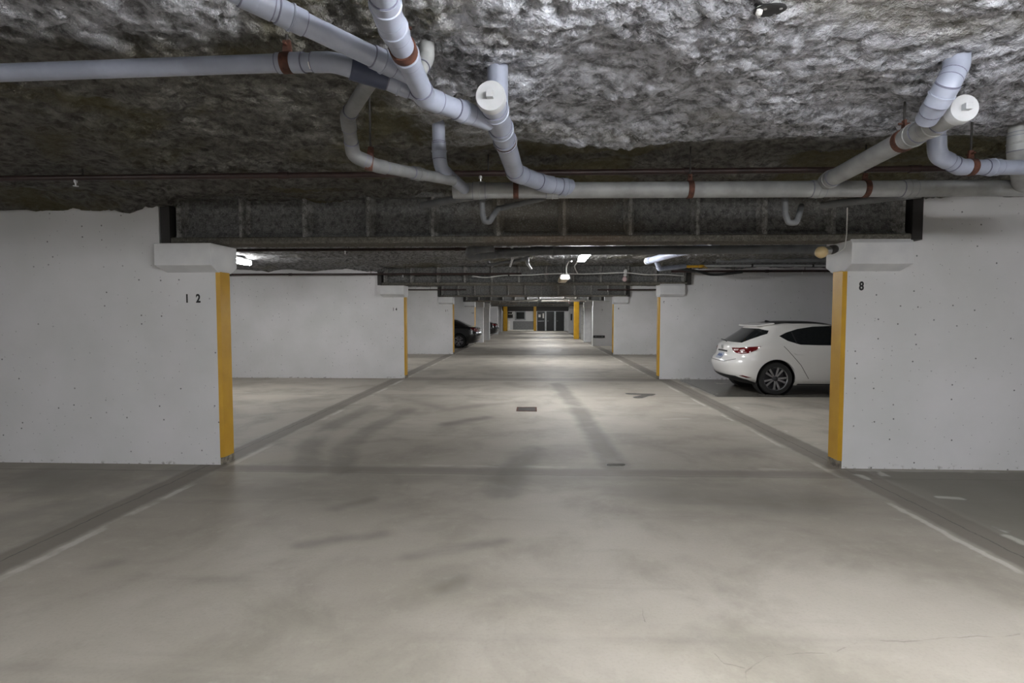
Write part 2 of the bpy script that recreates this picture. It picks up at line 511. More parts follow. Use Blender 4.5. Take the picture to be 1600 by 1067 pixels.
def ceil_z(x, y, fine=True):
    p = Vector((x, y, 0))
    z = 2.785
    e = noise.noise(p * .9) * .18 + noise.noise(p * 3.1) * .08
    for b in BEAMS:
        # the spray thins out in a band in front of each beam
        k = sm(b - 1.95 + e, b - 1.75 + e, y) * (1 - sm(b + .3, b + .5, y))
        z += .055 * k * sm(-2.2, -1.0, x + e * 2) * (1 if b < 7 else .6)
        z -= .07 * (1 - sm(.25, .8, abs(y - b - .05))) * (1 if abs(x) > 3.7 else 0)
    z += noise.noise(p * 1.7) * .018
    if fine:
        q = Vector((x + y * .3, y * 1.15, .3))
        q = q + noise.noise_vector(q * 5) * .06
        b1 = math.sqrt(max(0, 1 - (noise.voronoi(q * 7.0)[0][0] / .8) ** 2))
        b2 = math.sqrt(max(0, 1 - (noise.voronoi(q * 17 + Vector((4, 2, 1)))[0][0] / .8) ** 2))
        b3 = math.sqrt(max(0, 1 - (noise.voronoi(q * 40 + Vector((1, 7, 3)))[0][0] / .8) ** 2))
        k = .65 + .7 * noise.noise(p * 1.9 + Vector((3, 3, 0)))
        z -= (.046 * b1 + .046 * b2 + .022 * b3) * max(.35, min(1.25, k)) - .035
        z += noise.noise(p * 4.2) * .022
    else:
        z += noise.noise(p * 6) * .02
    return z


gx = steps((XL, -5.2, .16), (-5.2, -3.0, .04), (-3.0, 4.2, .018), (4.2, 6, .06), (6, XR, .16))
gy = steps((YB, .8, .3), (.8, 1.8, .06), (1.8, 4.6, .017), (4.6, 7.0, .05), (7.0, 15, .11), (15, YE, .35))
cm = MB()
nx = len(gx)
vs = []
for yy in gy:
    for xx in gx:
        vs.append((xx, yy, ceil_z(xx, yy, yy < 15)))
fs = [(j * nx + i, (j + 1) * nx + i, (j + 1) * nx + i + 1, j * nx + i + 1) for j in range(len(gy) - 1) for i in range(nx - 1)]
cm.add(vs, fs)
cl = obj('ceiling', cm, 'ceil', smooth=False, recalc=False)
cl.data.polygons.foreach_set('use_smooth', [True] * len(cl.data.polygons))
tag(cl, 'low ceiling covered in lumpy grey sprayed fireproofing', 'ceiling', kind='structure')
tag(obj('ceiling', MB().box((XL, YB, 3.0), (XR, YE, 3.2)), 'bare'), 'concrete slab above the sprayed fireproofing', 'ceiling', kind='structure')

# ------------------------------------------------------------------ partition walls
TH = .24


def wall(side, y0, xe, label, number=None, capital=True, yellow=True, th=TH, notch=True, xo=None, bright=False):
    s = -1 if side == 'left' else 1
    xo = xo if xo is not None else s * 9.2
    w = thing('wall_' + side, (xe, y0, 0), label, 'wall', kind='structure')
    xb = xe + s * .03
    top, nz = 2.84, 2.315
    outline = [(xo, 0), (xb, 0), (xb, nz), (xe + s * .62, nz), (xe + s * .62, top), (xo, top)] if notch else [(xo, 0), (xb, 0), (xb, top), (xo, top)]
    mb = MB().prism(outline, lambda p, k: (p[0], y0 + k * th, p[1]))
    obj('wall_panel', mb, 'wall', w)
    c = .03
    plan = [(xb, y0), (xe, y0 + c), (xe, y0 + th - c), (xb, y0 + th)]
    if yellow:
        obj('painted_edge', MB().prism(plan, lambda p, k: (p[0], p[1], .075 + k * 1.96)), 'yellow', w)
        obj('edge_footing', MB().prism(plan, lambda p, k: (p[0] - s * .004, p[1], k * .075)), 'bare', w)
    else:
        obj('painted_edge', MB().prism(plan, lambda p, k: (p[0], p[1], k * 2.03)), 'cap', w)
    if capital:
        # widened seat for the beam, chamfered underneath
        pr = .12
        z0, z1, z2 = 2.025, 2.09, 2.315 if side == 'left' else 2.37
        sec = [(y0 + .0, z0), (y0 - pr, z1), (y0 - pr, z2 - (.07 if side == 'right' else 0)), (y0 - pr + (.05 if side == 'right' else 0), z2), (y0 + th + pr, z2), (y0 + th + pr, z1), (y0 + th, z0)]
        xa, xc = xe, xe + s * .60
        mb = MB()
        n = len(sec)
        va = [(xa, p[0], p[1]) for p in sec]
        vb = [(xc - (s * .05 if p[1] < z1 - .01 else 0), p[0], p[1]) for p in sec]
        mb.add(va + vb, [tuple(range(n)), tuple(range(n, 2 * n))[::-1]] + [(i, n + i, n + (i + 1) % n, (i + 1) % n) for i in range(n)])
        obj('beam_seat', mb, 'cap', w, bevel=.006)
    if number:
        txt, px, py, size = number
        o = at(px, py, y0)
        text_mesh(txt, size, 'stencil', 'painted_number', w, (o.x, y0 - .001, o.z - size * .35), (1, 0, 0), (0, 0, 1))
    return w


wall('left', *WALL_L[0], 'white concrete partition stencilled 1 2 with a yellow end', ('1  2', 301, 466, .12))
wall('left', *WALL_L[1], 'white concrete partition stencilled 1 4 behind the one marked 1 2', ('1 4', 617, 483, .10))
wall('left', *WALL_L[2], 'white concrete partition stencilled 1 6 in front of the dark sedan', ('1 6', 698, 485.5, .11))
wall('left', *WALL_L[3], 'white concrete partition behind the dark sedan', ('1 8', 738, 489, .11))
wall('right', *WALL_R[0], 'white concrete partition stencilled 8 with a yellow end', ('8', 1346, 446.5, .12))
wall('right', *WALL_R[1], 'white concrete partition behind the white hatchback', ('6', 1037.5, 472.5, .10))
wall('right', *WALL_R[2], 'white concrete partition between the hatchback wall and the black bumper strip', ('4', 966.5, 482, .10))
wall('right', *WALL_R[3], 'white concrete partition carrying a black bumper strip', ('2', 941, 484, .10), yellow=False, capital=False)

# plain piers further down the aisle
for (side, y0, xe, wd, lab) in (
        ('left', 31.5, -2.93, .5, 'white pier just past the dark sedan'),
        ('left', 34.6, -2.82, .5, 'second white pier past the dark sedan'),
        ('right', 32.0, 2.95, .42, 'white pier beside the open white door')):
    s = -1 if side == 'left' else 1
    w = thing('wall_' + side, (xe, y0, 0), lab, 'pier', kind='structure')
    obj('pier_shaft', MB().box((min(xe, xe + s * wd), y0, 0), (max(xe, xe + s * wd), y0 + .3, 2.05)), 'cap', w, bevel=.01)
    obj('pier_head', MB().box((min(xe, xe + s * wd) - .03, y0 - .06, 2.05), (max(xe, xe + s * wd) + .03, y0 + .36, 2.34)), 'cap', w, bevel=.01)
wall('left', 45.5, -2.98, 'white partition beside the far dark car down the aisle', capital=False, yellow=False)
wall('left', 50.4, -2.92, 'last white partition on the left before the yellow column', capital=False, yellow=False)
wall('right', 48.0, 3.05, 'last white partition on the right before the black doors', capital=False, yellow=False)

# outer shell
tag(obj('wall_left', MB().box((XL - .2, YB, 0), (XL, YE, 3.0)), 'wall'), 'outer white wall at the nose of the stalls on the left', 'wall', kind='structure')
tag(obj('wall_right', MB().box((XR, YB, 0), (XR + .2, YE, 3.0)), 'wall'), 'outer white wall at the nose of the stalls on the right', 'wall', kind='structure')
tag(obj('wall_rear', MB().box((XL, YB - .2, 0), (XR, YB, 3.0)), 'wall'), 'white wall closing the garage behind the camera', 'wall', kind='structure')

# ------------------------------------------------------------------ far end wall
EY = 55.2
ew = thing('wall_end', (0, EY, 0), 'end wall of the aisle with a grey lower band', 'wall', kind='structure')
obj('wall_panel', MB().box((XL, EY, 0), (XR, EY + .2, 3.0)), 'wall', ew)
obj('lower_panel', MB().box((-2.1, EY - .04, .1), (.05, EY, .98)), 'greypanel', ew)
obj('door_header', MB().box((-3.2, EY - .10, 1.99), (3.6, EY, 2.85)), 'darksteel', ew)
tag(obj('kerb', MB().box((-2.6, EY - .4, 0), (.0, EY - .05, .12)), 'curb', bevel=.01), 'pale painted kerb along the foot of the end wall', 'kerb', kind='structure')
tag(obj('wall_left', MB().box((-2.62, EY - .45, 0), (-2.42, EY - .02, 1.0)), 'curb'), 'low white upstand at the end of the kerb by the yellow column', 'wall', kind='structure')
for (x0, x1, y0, th_, lab) in ((-3.05, -2.66, 54.4, .4, 'wide yellow column at the left end of the aisle'), (-.02, .26, EY - .25, .22, 'narrow yellow post beside the black exit door'), (2.66, 3.0, 36.2, .3, 'yellow column beside the open white door')):
    w = thing('column', (x0, y0, 0), lab, 'column', kind='structure')
    obj('shaft', MB().box((x0, y0, 0), (x1, y0 + th_, 2.55)), 'yellow', w, bevel=.01)
    obj('head', MB().box((x0 - .02, y0 - .03, 2.55), (x1 + .02, y0 + th_ + .03, 2.86)), 'bare', w, bevel=.01)


def far_door(i, x0, x1, label, notices=False):
    d = thing('door_%d' % i, (x0, EY, 0), label, 'door', kind='structure')
    obj('door_leaf', MB().box((x0 + .04, EY - .05, .01), (x1 - .04, EY - .005, 1.96)), 'blackdoor', d)
    f = MB().box((x0 - .05, EY - .09, 0), (x0 + .04, EY - .002, 2.02)).box((x1 - .04, EY - .09, 0), (x1 + .05, EY - .002, 2.02)).box((x0 + .04, EY - .09, 1.96), (x1 - .04, EY - .002, 2.02))
    obj('door_frame', f, 'doorframe', d)
    if notices:
        obj('push_bar', MB().tube([(x0 + .12, EY - .11, .98), (x1 - .12, EY - .11, 1.0)], .03), 'galv', d)
        obj('notice', MB().box((x0 + .17, EY - .056, 1.38), (x0 + .40, EY - .05, 1.66)), 'paper', d)
        obj('notice', MB().box((x1 - .27, EY - .056, 1.28), (x1 - .13, EY - .05, 1.78)), 'paper', d)
    else:
        obj('door_handle', MB().tube([(x0 + .12, EY - .09, 1.0), (x0 + .24, EY - .09, 1.0)], .015), 'galv', d)
    return d


far_door(1, .30, 1.16, 'black exit door with two paper notices and a push bar', True)
far_door(2, 1.24, 2.10, 'plain black door between two pale frames')
far_door(3, 2.18, 3.10, 'plain black door nearest the right wall')
wn = thing('window_1', (-1.4, EY, 1.7), 'dark window with a grey frame in the end wall', 'window', kind='structure')
obj('pane', MB().box((-1.80, EY - .03, 1.18), (-.92, EY - .01, 1.94)), 'glass', wn)
fr = MB()
for a, b in (((-1.9, 1.08), (-1.78, 1.98)), ((-.94, 1.08), (-.82, 1.98)), ((-1.78, 1.08), (-.94, 1.2)), ((-1.78, 1.9), (-.94, 1.98))):
    fr.box((a[0], EY - .07, a[1]), (b[0], EY - .002, b[1]))
obj('window_frame', fr, 'greybox', wn)
pb = thing('electrical_panel', (3.3, 47.9, 1.4), 'small dark box on the far right partition near the black doors', 'panel')
obj('panel_box', MB().box((3.22, 47.90, 1.12), (3.36, 47.998, 1.72)), 'greybox', pb)
obj('panel_cover', MB().box((3.235, 47.89, 1.15), (3.345, 47.90, 1.69)), 'black', pb)
hb = thing('wall_heater', (-2.35, EY, 1.7), 'dark wall unit with a pale bracket between yellow column and window', 'heater')
obj('heater_body', MB().box((-2.62, EY - .22, 1.33), (-2.12, EY - .003, 1.92)), 'black', hb)
obj('bracket', MB().box((-2.62, EY - .26, 1.66), (-2.14, EY - .22, 1.71)).box((-2.18, EY - .26, 1.71), (-2.12, EY - .22, 1.9)), 'whitep', hb)
# open white door leaf beside the yellow column
d4 = thing('door_4', (3.0, 34.6, 0), 'white door standing open beside the yellow column', 'door', kind='structure')
obj('door_leaf', MB().box((2.98, 34.4, .02), (3.16, 34.46, 2.1)), 'whitep', d4)
obj('door_edge', MB().box((3.16, 34.40, .02), (3.24, 34.48, 2.1)), 'black', d4)
obj('door_handle', MB().tube([(2.99, 34.36, 1.0), (3.05, 34.36, 1.0)], .02), 'galv', d4)
obj('notice', MB().box((3.08, 34.394, 1.62), (3.13, 34.4, 1.86)), 'greybox', d4)
tag(obj('wall_right', MB().box((3.24, 34.42, 0), (9.2, 34.66, 2.84)), 'wall'), 'white wall that the open white door hangs on', 'wall', kind='structure')
bs = thing('slot_strip', (3.3, 28.15, .45), 'black bumper strip fixed low on the far right partition', 'slot')  # black strip standing in for a dark slot in the wall
obj('dark_strip', MB().box((3.06, 28.15, .42), (3.66, 28.199, .54)), 'black', bs, bevel=.01)
obj('mounting_bolt', MB().lathe((3.2, 28.15, .48), (0, -1, 0), [(0, .015), (.008, .015), (.012, 0)], 10), 'galv', bs)
obj('mounting_bolt', MB().lathe((3.52, 28.15, .48), (0, -1, 0), [(0, .015), (.008, .015), (.012, 0)], 10), 'galv', bs)

# ------------------------------------------------------------------ beams
def beam(yb, n, label, x0=-3.84, x1=3.78):
    b = thing('ceiling_beam', (0, yb, 2.32), label, 'beam', kind='structure')
    # spray-coated web with a rounded foot
    prof = [(-.045, 2.86), (-.04, 2.56), (-.05, 2.45), (-.085, 2.40), (-.10, 2.385), (.10, 2.385), (.085, 2.40), (.05, 2.45), (.04, 2.56), (.045, 2.86)]
    obj('web', MB().prism(prof, lambda p, k: (x0 + .02 if k == 0 else x1 - .02, yb + p[0], p[1])), 'steel', b)
    fl_ = [(-.145, 2.325), (-.16, 2.345), (-.16, 2.38), (-.14, 2.395), (.14, 2.395), (.16, 2.38), (.16, 2.345), (.145, 2.325)]
    obj('bottom_flange', MB().prism(fl_, lambda p, k: (x0 if k == 0 else x1, yb + p[0], p[1])), 'flange', b)
    obj('top_flange', MB().prism([(-.2, 2.83), (-.15, 2.79), (.15, 2.79), (.2, 2.83)], lambda p, k: (x0 if k == 0 else x1, yb + p[0], p[1])), 'steel', b)
    for i in range(n):
        xx = x0 + .12 + (x1 - x0 - .24) * i / (n - 1)
        w = .026
        sp = [(-w * 2.2, -.045), (-w * 1.2, -.09), (-w, -.13), (-w * .5, -.15), (w * .5, -.15), (w, -.13), (w * 1.2, -.09), (w * 2.2, -.045)]
        sp2 = [(w * 2.2, .045), (w * 1.2, .09), (w, .13), (w * .5, .15), (-w * .5, .15), (-w, .13), (-w * 1.2, .09), (-w * 2.2, .045)]
        mb = MB().prism(sp, lambda p, k: (xx + p[0], yb + p[1], 2.39 + k * .42)).prism(sp2, lambda p, k: (xx + p[0], yb + p[1], 2.39 + k * .42))
        obj('stiffener', mb, 'rib_lit', b)
    for xe_ in (x0, x1):
        obj('end_plate', MB().box((xe_ - .05, yb - .172, 2.325), (xe_ + .05, yb + .172, 2.8)), 'darksteel', b)
    return b


bl = ['sprayed steel beam resting on the walls stencilled 1 2 and 8', 'sprayed steel beam over the wall behind the white hatchback', 'sprayed steel beam over the wall stencilled 1 6',
      'sprayed steel beam over the dark sedan', 'sprayed steel beam past the yellow column by the open white door', 'farthest sprayed steel beam before the black doors']
for i, yb in enumerate(BEAMS):
    beam(yb, 12, bl[i])

# ------------------------------------------------------------------ lamps
def lamp(x, y0, z, label, lit='lit', ln=1.22, w=.14):
    l = thing('strip_light', (x, y0, z + .1), label, 'lamp', 'fluorescent strip lights')
    hs = [(-w * .35, .105), (w * .35, .105), (w * .46, .085), (-w * .46, .085)]
    obj('housing', MB().prism(hs, lambda p, k: (x + p[0], y0 + k * ln, z + p[1])), 'whitep', l)
    df = [(-w * .44, .084), (-w * .5, .02), (-w * .36, 0), (w * .36, 0), (w * .5, .02), (w * .44, .084)]
    obj('diffuser', MB().prism(df, lambda p, k: (x + p[0], y0 + .012 + k * (ln - .024), z + p[1])), lit or 'tan', l)
    for e in (y0, y0 + ln - .012):
        obj('end_cap', MB().prism([(-w * .46, .086), (-w * .52, .018), (-w * .36, -.004), (w * .36, -.004), (w * .52, .018), (w * .46, .086)], lambda p, k: (x + p[0], e + k * .012, z + p[1])), lit or 'whitep', l)
    for e in (y0 + .15, y0 + ln - .15):
        obj('hanger_rod', MB().tube([(x, e, z + .1), (x, e, 2.85)], .006, 8), 'darksteel', l)
    return l


XA = .93
lamp(.80, .18, 2.50, 'lit strip light above the aisle beside the camera')
lamp(XA, 9.45, 2.62, 'lit strip light over the aisle just past the nearest beam')
lamp(XA, 17.9, 2.62, 'lit strip light over the aisle before the third beam')
lamp(XA, 28.3, 2.62, 'lit strip light over the aisle beside the dark sedan')
lamp(2.6, .1, 2.50, 'added fill strip light over the right edge of the aisle beside the camera')  # unseen extra lamp, added to brighten the ceiling on the right
lamp(XA, 34.0, 2.62, 'lit strip light over the aisle near the open white door')
lamp(XA, 42.0, 2.62, 'lit strip light over the aisle beside the far dark car')
lamp(XA, 50.5, 2.62, 'lit strip light over the aisle in front of the black doors')
lamp(XA, -5.2, 2.60, 'added fill strip light above the aisle behind the camera')  # unseen lamp added for ambient fill from behind
lamp(-5.55, .3, 2.60, 'lit strip light over the stall in front of the wall stencilled 1 2', 'lit_mid')
lamp(-5.92, 9.9, 2.62, 'lit strip light over the stall behind the wall stencilled 1 2', 'lit_weak')
lamp(-5.55, 17.6, 2.62, 'lit strip light over the stall behind the wall stencilled 1 4', 'lit_weak')
lamp(-4.7, 27.4, 2.5, 'lit strip light over the dark sedan stall', 'lit_dim')
lamp(-5.55, 36.5, 2.62, 'lit strip light over the stall of the far dark car', 'lit_faint')
lamp(4.6, 7.1, 2.62, 'added fill strip light over the white hatchback stall', 'lit_faint')  # hidden weak lamp added to brighten the car and the wall behind it
lamp(5.6, 17.6, 2.62, 'lit strip light over the stall behind the white hatchback wall', 'lit_faint')
lamp(5.6, 25.5, 2.62, 'lit strip light over the stall before the black bumper strip', 'lit_faint')
lamp(.66, 11.6, 2.34, 'unlit strip light with yellowed cover hanging low below the cable', lit=False, w=.2)

# ------------------------------------------------------------------ drain pipes
def sample(path, s):
    """point and direction at arc length s (negative: from the end)"""
    L = [0]
    for a, b in zip(path, path[1:]): L.append(L[-1] + (b - a).length)
    if s < 0: s = L[-1] + s
    for i in range(len(path) - 1):
        if L[i + 1] >= s or i == len(path) - 2:
            d = path[i + 1] - path[i]
            return path[i] + d.normalized() * (s - L[i]), d.normalized()


def drain(label, pts, D, mat='pvc', rad=.12, cols=(), elbows=True, cap=False, group=None, sleeve=None, cat='pipe'):
    r = D / 2
    path, arcs = fillet(pts, rad)
    t = thing('drain_pipe', pts[0], label, cat, group)
    obj('pipe', MB().tube(path, r, 22), mat, t, smooth=True)
    if elbows:
        for a in arcs:
            mb = MB().tube(a, r + .004, 22)
            for p, q in ((a[0], a[1]), (a[-1], a[-2])):
                dd = (q - p).normalized()
                mb.lathe(p - dd * .004, dd, [(0, r + .001), (0, r + .0045), (.004, r + .0045), (.004, r + .001)], 22, 1)
            obj('elbow', mb, [mat, 'joint'], t, smooth=True)
    for s in cols:
        p, d = sample(path, s)
        mb = MB().lathe(p - d * .045, d, [(0, r), (0, r + .005), (.04, r + .005), (.042, r + .009), (.048, r + .009), (.05, r + .005), (.09, r + .005), (.09, r)], 22)
        mb.lathe(p + d * .045, d, [(0, r), (0, r + .0035), (.004, r + .0035), (.004, r)], 22, 1)
        mb.lathe(p - d * .049, d, [(0, r), (0, r + .0035), (.004, r + .0035), (.004, r)], 22, 1)
        obj('coupling', mb, [mat, 'joint'], t, smooth=True)
    if sleeve is not None:
        p, d = sample(path, sleeve)
        obj('rubber_sleeve', MB().lathe(p - d * .075, d, [(0, r), (0, r + .012), (.15, r + .012), (.15, r)], 22), 'navy', t, smooth=True)
    if cap:
        d = (path[0] - path[1]).normalized()
        c = obj('cleanout_cap', MB().lathe(path[0] - d * .03, d, [(0, r + .003), (0, r + .008), (.045, r + .008), (.05, r + .005), (.05, 0)], 32), 'pvcwhite', t, smooth=True)
        u = d.cross(Vector((0, 0, 1))).normalized(); v = u.cross(d)
        o = path[0] + d * .02
        q = .015
        mb = MB().prism([(-q, -q), (q, -q), (q, q), (-q, q)], lambda p, k: o + u * p[0] + v * p[1] + d * (.03 * k))
        obj('cap_plug', mb, 'pvcwhite', c, bevel=.001)
    return t, path


Pt = {}
Y0 = 4.15                                    # the main line runs across the aisle here
main_z = 2.55
ml, mr = at(690, 297, Y0), at(1660, 293, Y0)
_, p_main = drain('grey main drain pipe running straight across the aisle below the ceiling',
                  [at(708, 298, Y0), at(1680, 293.5, Y0)], .118, 'pvcdark', cols=(.20, .75, 2.7, 3.35))
c0 = az(767, 152, 2.55)
c1 = az(805, 270, 2.555); c2 = at(850, 287, Y0 - .12); c3 = at(892, 294, Y0)
_, p_c = drain('capped grey drain pipe that comes toward the viewer over the aisle', [c0, c1, c2, c3], .118, 'pvc', .10, cols=(.16, .42, .62, -.05), cap=True)
b_pts = [az(588, -60, 2.56), az(606, 25, 2.555), az(664, 152, 2.52), az(764, 190, 2.52)]
t_b, p_b = drain('grey drain pipe with a rusty clamp descending to the capped pipe', b_pts, .088, 'pvc', .07, cols=(.20, .33, .50, -.17))
a_pts = [az(352, -22, 2.64), az(400, 1, 2.63), az(646, 119, 2.56)]
_, p_a = drain('thick grey drain pipe crossing diagonally at the top left', a_pts, .078, 'pvc', .1, cols=(.21, -.14))
d_pts = [az(-120, 118, 2.62), az(455, 98, 2.62), az(520, 97, 2.61), az(585, 117, 2.59), az(676, 154, 2.53)]
t_d, p_d = drain('long grey drain pipe running in from the left wall', d_pts, .072, 'pvc', .1, cols=(-.15,), sleeve=-.28)
f_pts = [az(582, 120, 2.58), az(543, 182, 2.57), at(552, 243, 2.92), at(588, 259, 3.0), at(708, 282, 3.6)]
drain('dusty grey drain pipe dropping in two bends from the navy sleeve', f_pts, .068, 'pvcold', .06, cols=(-.35,))
g_ = az(684, 188, 2.79); g0 = Vector((g_.x, g_.y, 2.95)); g1 = Vector((g_.x + .01, g_.y, 2.50)); g2 = at(728, 297, Y0)
drain('short grey drain pipe dropping from the ceiling into the main line', [g0, g1, g2], .08, 'pvc', .1, cols=(.35,))
drain('grey stub pipe from the ceiling behind the cleanout cap', [Vector((-.172, 2.60, 2.95)), Vector((-.172, 2.62, 2.56))], .098, 'pvc')
drain('thin grey stub pipe from the ceiling beside the clamped pipe', [az(667, 68, 2.78) + Vector((0, 0, .15)), az(667, 68, 2.78) - Vector((0, 0, .06)), at(648, 128, 2.35)], .06, 'pvcdark', .05)
e0 = az(1503, 171, 2.56); e1 = at(1290, 284, Y0 - .05)
_, p_e = drain('capped grey drain pipe slanting to the main line over the right wall', [e0, e1], .114, 'pvcdark', cols=(.20, .36, -.08), cap=True)
drain('grey bent pipe from the ceiling above the right cleanout cap', [az(1495, 84, 2.78) + Vector((0, 0, .16)), az(1495, 84, 2.78) - Vector((0, 0, .06)), at(1474, 145, 2.62), at(1448, 186, 2.78)], .098, 'pvc', .08, cols=(.36,))
drain('grey pipe behind the right capped pipe turning along the ceiling', [at(1463, 120, 3.3), at(1464, 243, 3.32), at(1500, 261, 3.4), at(1640, 262, 3.5)], .088, 'pvc', .07, cols=(-.4,))
drain('grey vertical pipe dropping into the main line at the right edge', [az(1594, 186, 2.8) + Vector((0, 0, .15)), az(1594, 186, 2.8) - Vector((0, 0, .2)), at(1597, 292, Y0)], .112, 'pvcdark', .07, cols=(.30,))
# small traps and branch pipes under the main
for (lab, q, rr, mt) in (
        ('small dark U trap pipe under the main line near the aisle centre', [at(753, 296, 4.3), at(754, 335, 4.3), at(757, 346, 4.3), at(765, 347, 4.3), at(770, 338, 4.32), at(778, 326, 4.5), at(850, 310, 4.6)], .045, 'pvcdim'),
        ('small dark U trap pipe under the main line by the right wall', [at(1226, 300, 4.3), at(1227, 334, 4.3), at(1232, 348, 4.3), at(1244, 348, 4.3), at(1249, 334, 4.32), at(1252, 322, 4.6)], .045, 'pvcdim'),
        ('thin dusty branch pipe slanting into the main line on the left', [at(660, 321, 4.7), at(712, 311, 4.4), at(770, 303, 4.2)], .06, 'pvcdim'),
        ('thin dusty branch pipe slanting above the right wall corner', [at(1283, 321, 4.7), at(1340, 314, 4.5), at(1440, 303, 4.3)], .06, 'pvcdim')):
    drain(lab, q, rr, mt, .03, elbows=False)
# behind the first beam and further bays
drain('dark drain pipe behind the nearest beam ending in an elbow', [at(772, 386, 6.7), at(735, 390, 6.7), at(735, 400, 6.75), at(775, 397, 7.1), at(840, 392, 7.3), at(1330, 389, 7.3)], .115, 'pvcdim', .09, cols=(.5, 1.6))
drain('pale capped drain pipe stub hanging past the nearest beam', [at(1012, 408, 10.2), at(1060, 395, 9.0), at(1118, 383, 7.5)], .115, 'pvc', cols=(.12,), cap=True)
drain('short pale pipe slanting under the capped stub', [at(1025, 408, 10.4), at(1030, 420, 10.5), at(1070, 416, 11.0)], .085, 'pvc', .05)
drain('yellow gas pipe stub beside the pale slanting pipe', [at(1052, 417, 11.2), at(1098, 416, 11.4), at(1104, 418, 13.6)], .055, 'yellow')
drain('dark branch pipe with bend under the sprayed ceiling past the nearest beam', [at(763, 408, 9.2), at(763, 414, 9.2), at(815, 406, 8.6), at(822, 404, 8.5), at(830, 396, 8.4)], .05, 'pvcdim', .04)
drain('white elbow pipe poking below the dark drain pipe', [at(800, 396, 8.2) + Vector((0, 0, .5)), at(800, 396, 8.2), at(801, 404, 8.2), at(797, 416, 9.6)], .035, 'pvcwhite', .03)
drain('white bend pipe with a yellow end below the dark drain pipe', [at(825, 399, 8.8) + Vector((0, 0, .5)), at(825, 399, 8.8), at(824, 412, 8.8), at(830, 420, 9.0)], .04, 'pvcwhite', .03)
drain('dim grey pipe along the wall top behind the white hatchback', [at(1120, 405, 11.8), at(1330, 404, 11.8)], .15, 'pvcdim', cols=(.8,))

def sticker(parent, path, s, r, a0, a1, ln):
    p, d = sample(path, s)
    up = Vector((0, 0, 1)); u = d.cross(up).normalized(); w = u.cross(d)
    vs = []
    for k in range(6):
        a = math.radians(a0 + (a1 - a0) * k / 5)
        for t in (-ln / 2, ln / 2):
            vs.append(p + d * t + (u * math.cos(a) + w * math.sin(a)) * (r + .0008))
    obj('paper_sticker', MB().add(vs, [(2 * k, 2 * k + 1, 2 * k + 3, 2 * k + 2) for k in range(5)]), 'paper', parent)




def hanger(p, d, r, label, top=2.83, lean=(0, 0)):
    p = Vector(p); d = Vector(d).normalized()
    h = thing('pipe_hanger', (p.x, p.y, p.z), label, 'bracket', 'rusty pipe hangers')
    obj('strap', MB().lathe(p - d * .02, d, [(0, r), (0, r + .006), (.04, r + .006), (.04, r), (0, r)], 24, 0, (0, 0)), 'rust', h, smooth=True)
    up = Vector((0, 0, 1)); up = (up - d * up.dot(d)).normalized()
    t0 = p + up * (r + .004)
    obj('ear', MB().prism([(-.02, -.004), (.02, -.004), (.014, .05), (-.014, .05)], lambda q, k: t0 + d * q[0] + up * q[1] + d.cross(up) * (.012 * k - .006)), 'rust', h)
    obj('bolt', MB().tube([t0 + up * .03 - d.cross(up) * .03, t0 + up * .03 + d.cross(up) * .03], .006, 8), 'rust', h)
    e = Vector((t0.x + lean[0], t0.y + lean[1], top))
    obj('rod', MB().tube([t0 + up * .03, e], .006, 8), 'darksteel', h)


def on_path(path, px):
    """nearest place on a path to an image column"""
    best = None
    for i in range(400):
        L = sum((b - a).length for a, b in zip(path, path[1:]))
        p, d = sample(path, L * i / 399)
        c = p - CAMP
        X_ = 800 + F * c.dot(RT) / c.dot(FW)
        if best is None or abs(X_ - px) < best[0]: best = (abs(X_ - px), p, d)
    return best[1], best[2]


for path, px, r, lab in (
        (p_d, 450, .036, 'rusty clamp on the long pipe running in from the left'),
        (p_b, 630, .044, 'rusty clamp on the pipe descending to the capped pipe'),
        (p_c, 789, .059, 'rusty clamp on the capped pipe over the aisle'),
        (p_main, 1077, .059, 'rusty clamp on the main pipe at mid aisle'),
        (p_main, 1352, .059, 'rusty clamp on the main pipe above the right wall'),
        (p_main, 806, .059, 'dark clamp on the main pipe behind the capped pipe'),
        (p_e, 1412, .057, 'rusty clamp on the slanting capped pipe at the right')):
    p, d = on_path(path, px)
    hanger(p, d, r, lab)
hanger(at(1516, 261.2, 3.41), (1, .1, 0), .044, 'rusty clamp on the pipe behind the right capped pipe')
hanger(at(577, 255, 2.98), (1, .35, -.12), .034, 'rusty clamp on the dusty pipe below the navy sleeve')

sticker(t_b, p_b, .17, .044, 190, 235, .035)
sticker(t_d, p_d, -.50, .036, 295, 340, .028)

# ------------------------------------------------------------------ sprinkler lines
def sprinkler(label, x0, x1, Y, z, D, heads, cols):
    t = thing('sprinkler_pipe', (x0, Y, z), label, 'pipe', 'sprinkler pipes across the aisle')
    obj('pipe', MB().tube([(x0, Y, z), (x1, Y, z)], D / 2, 14), 'sprink', t, smooth=True)
    for c in cols:
        obj('coupling', MB().lathe((c - .04, Y, z), (1, 0, 0), [(0, D * .5), (0, D * .64), (.08, D * .64), (.08, D * .5)], 14), 'sprink', t, smooth=True)
    for hx in heads:
        hd = obj('sprinkler_head', MB().lathe((hx, Y, z - D * .4), (0, 0, -1), [(0, .014), (.02, .014), (.022, .008), (.045, .005), (.046, .02), (.05, .02), (.05, 0)], 14), 'chrome', t, smooth=True)
        obj('hanger_rod', MB().tube([(hx + .06, Y, z), (hx + .06, Y, 2.86)], .006, 8), 'darksteel', t)
    return t


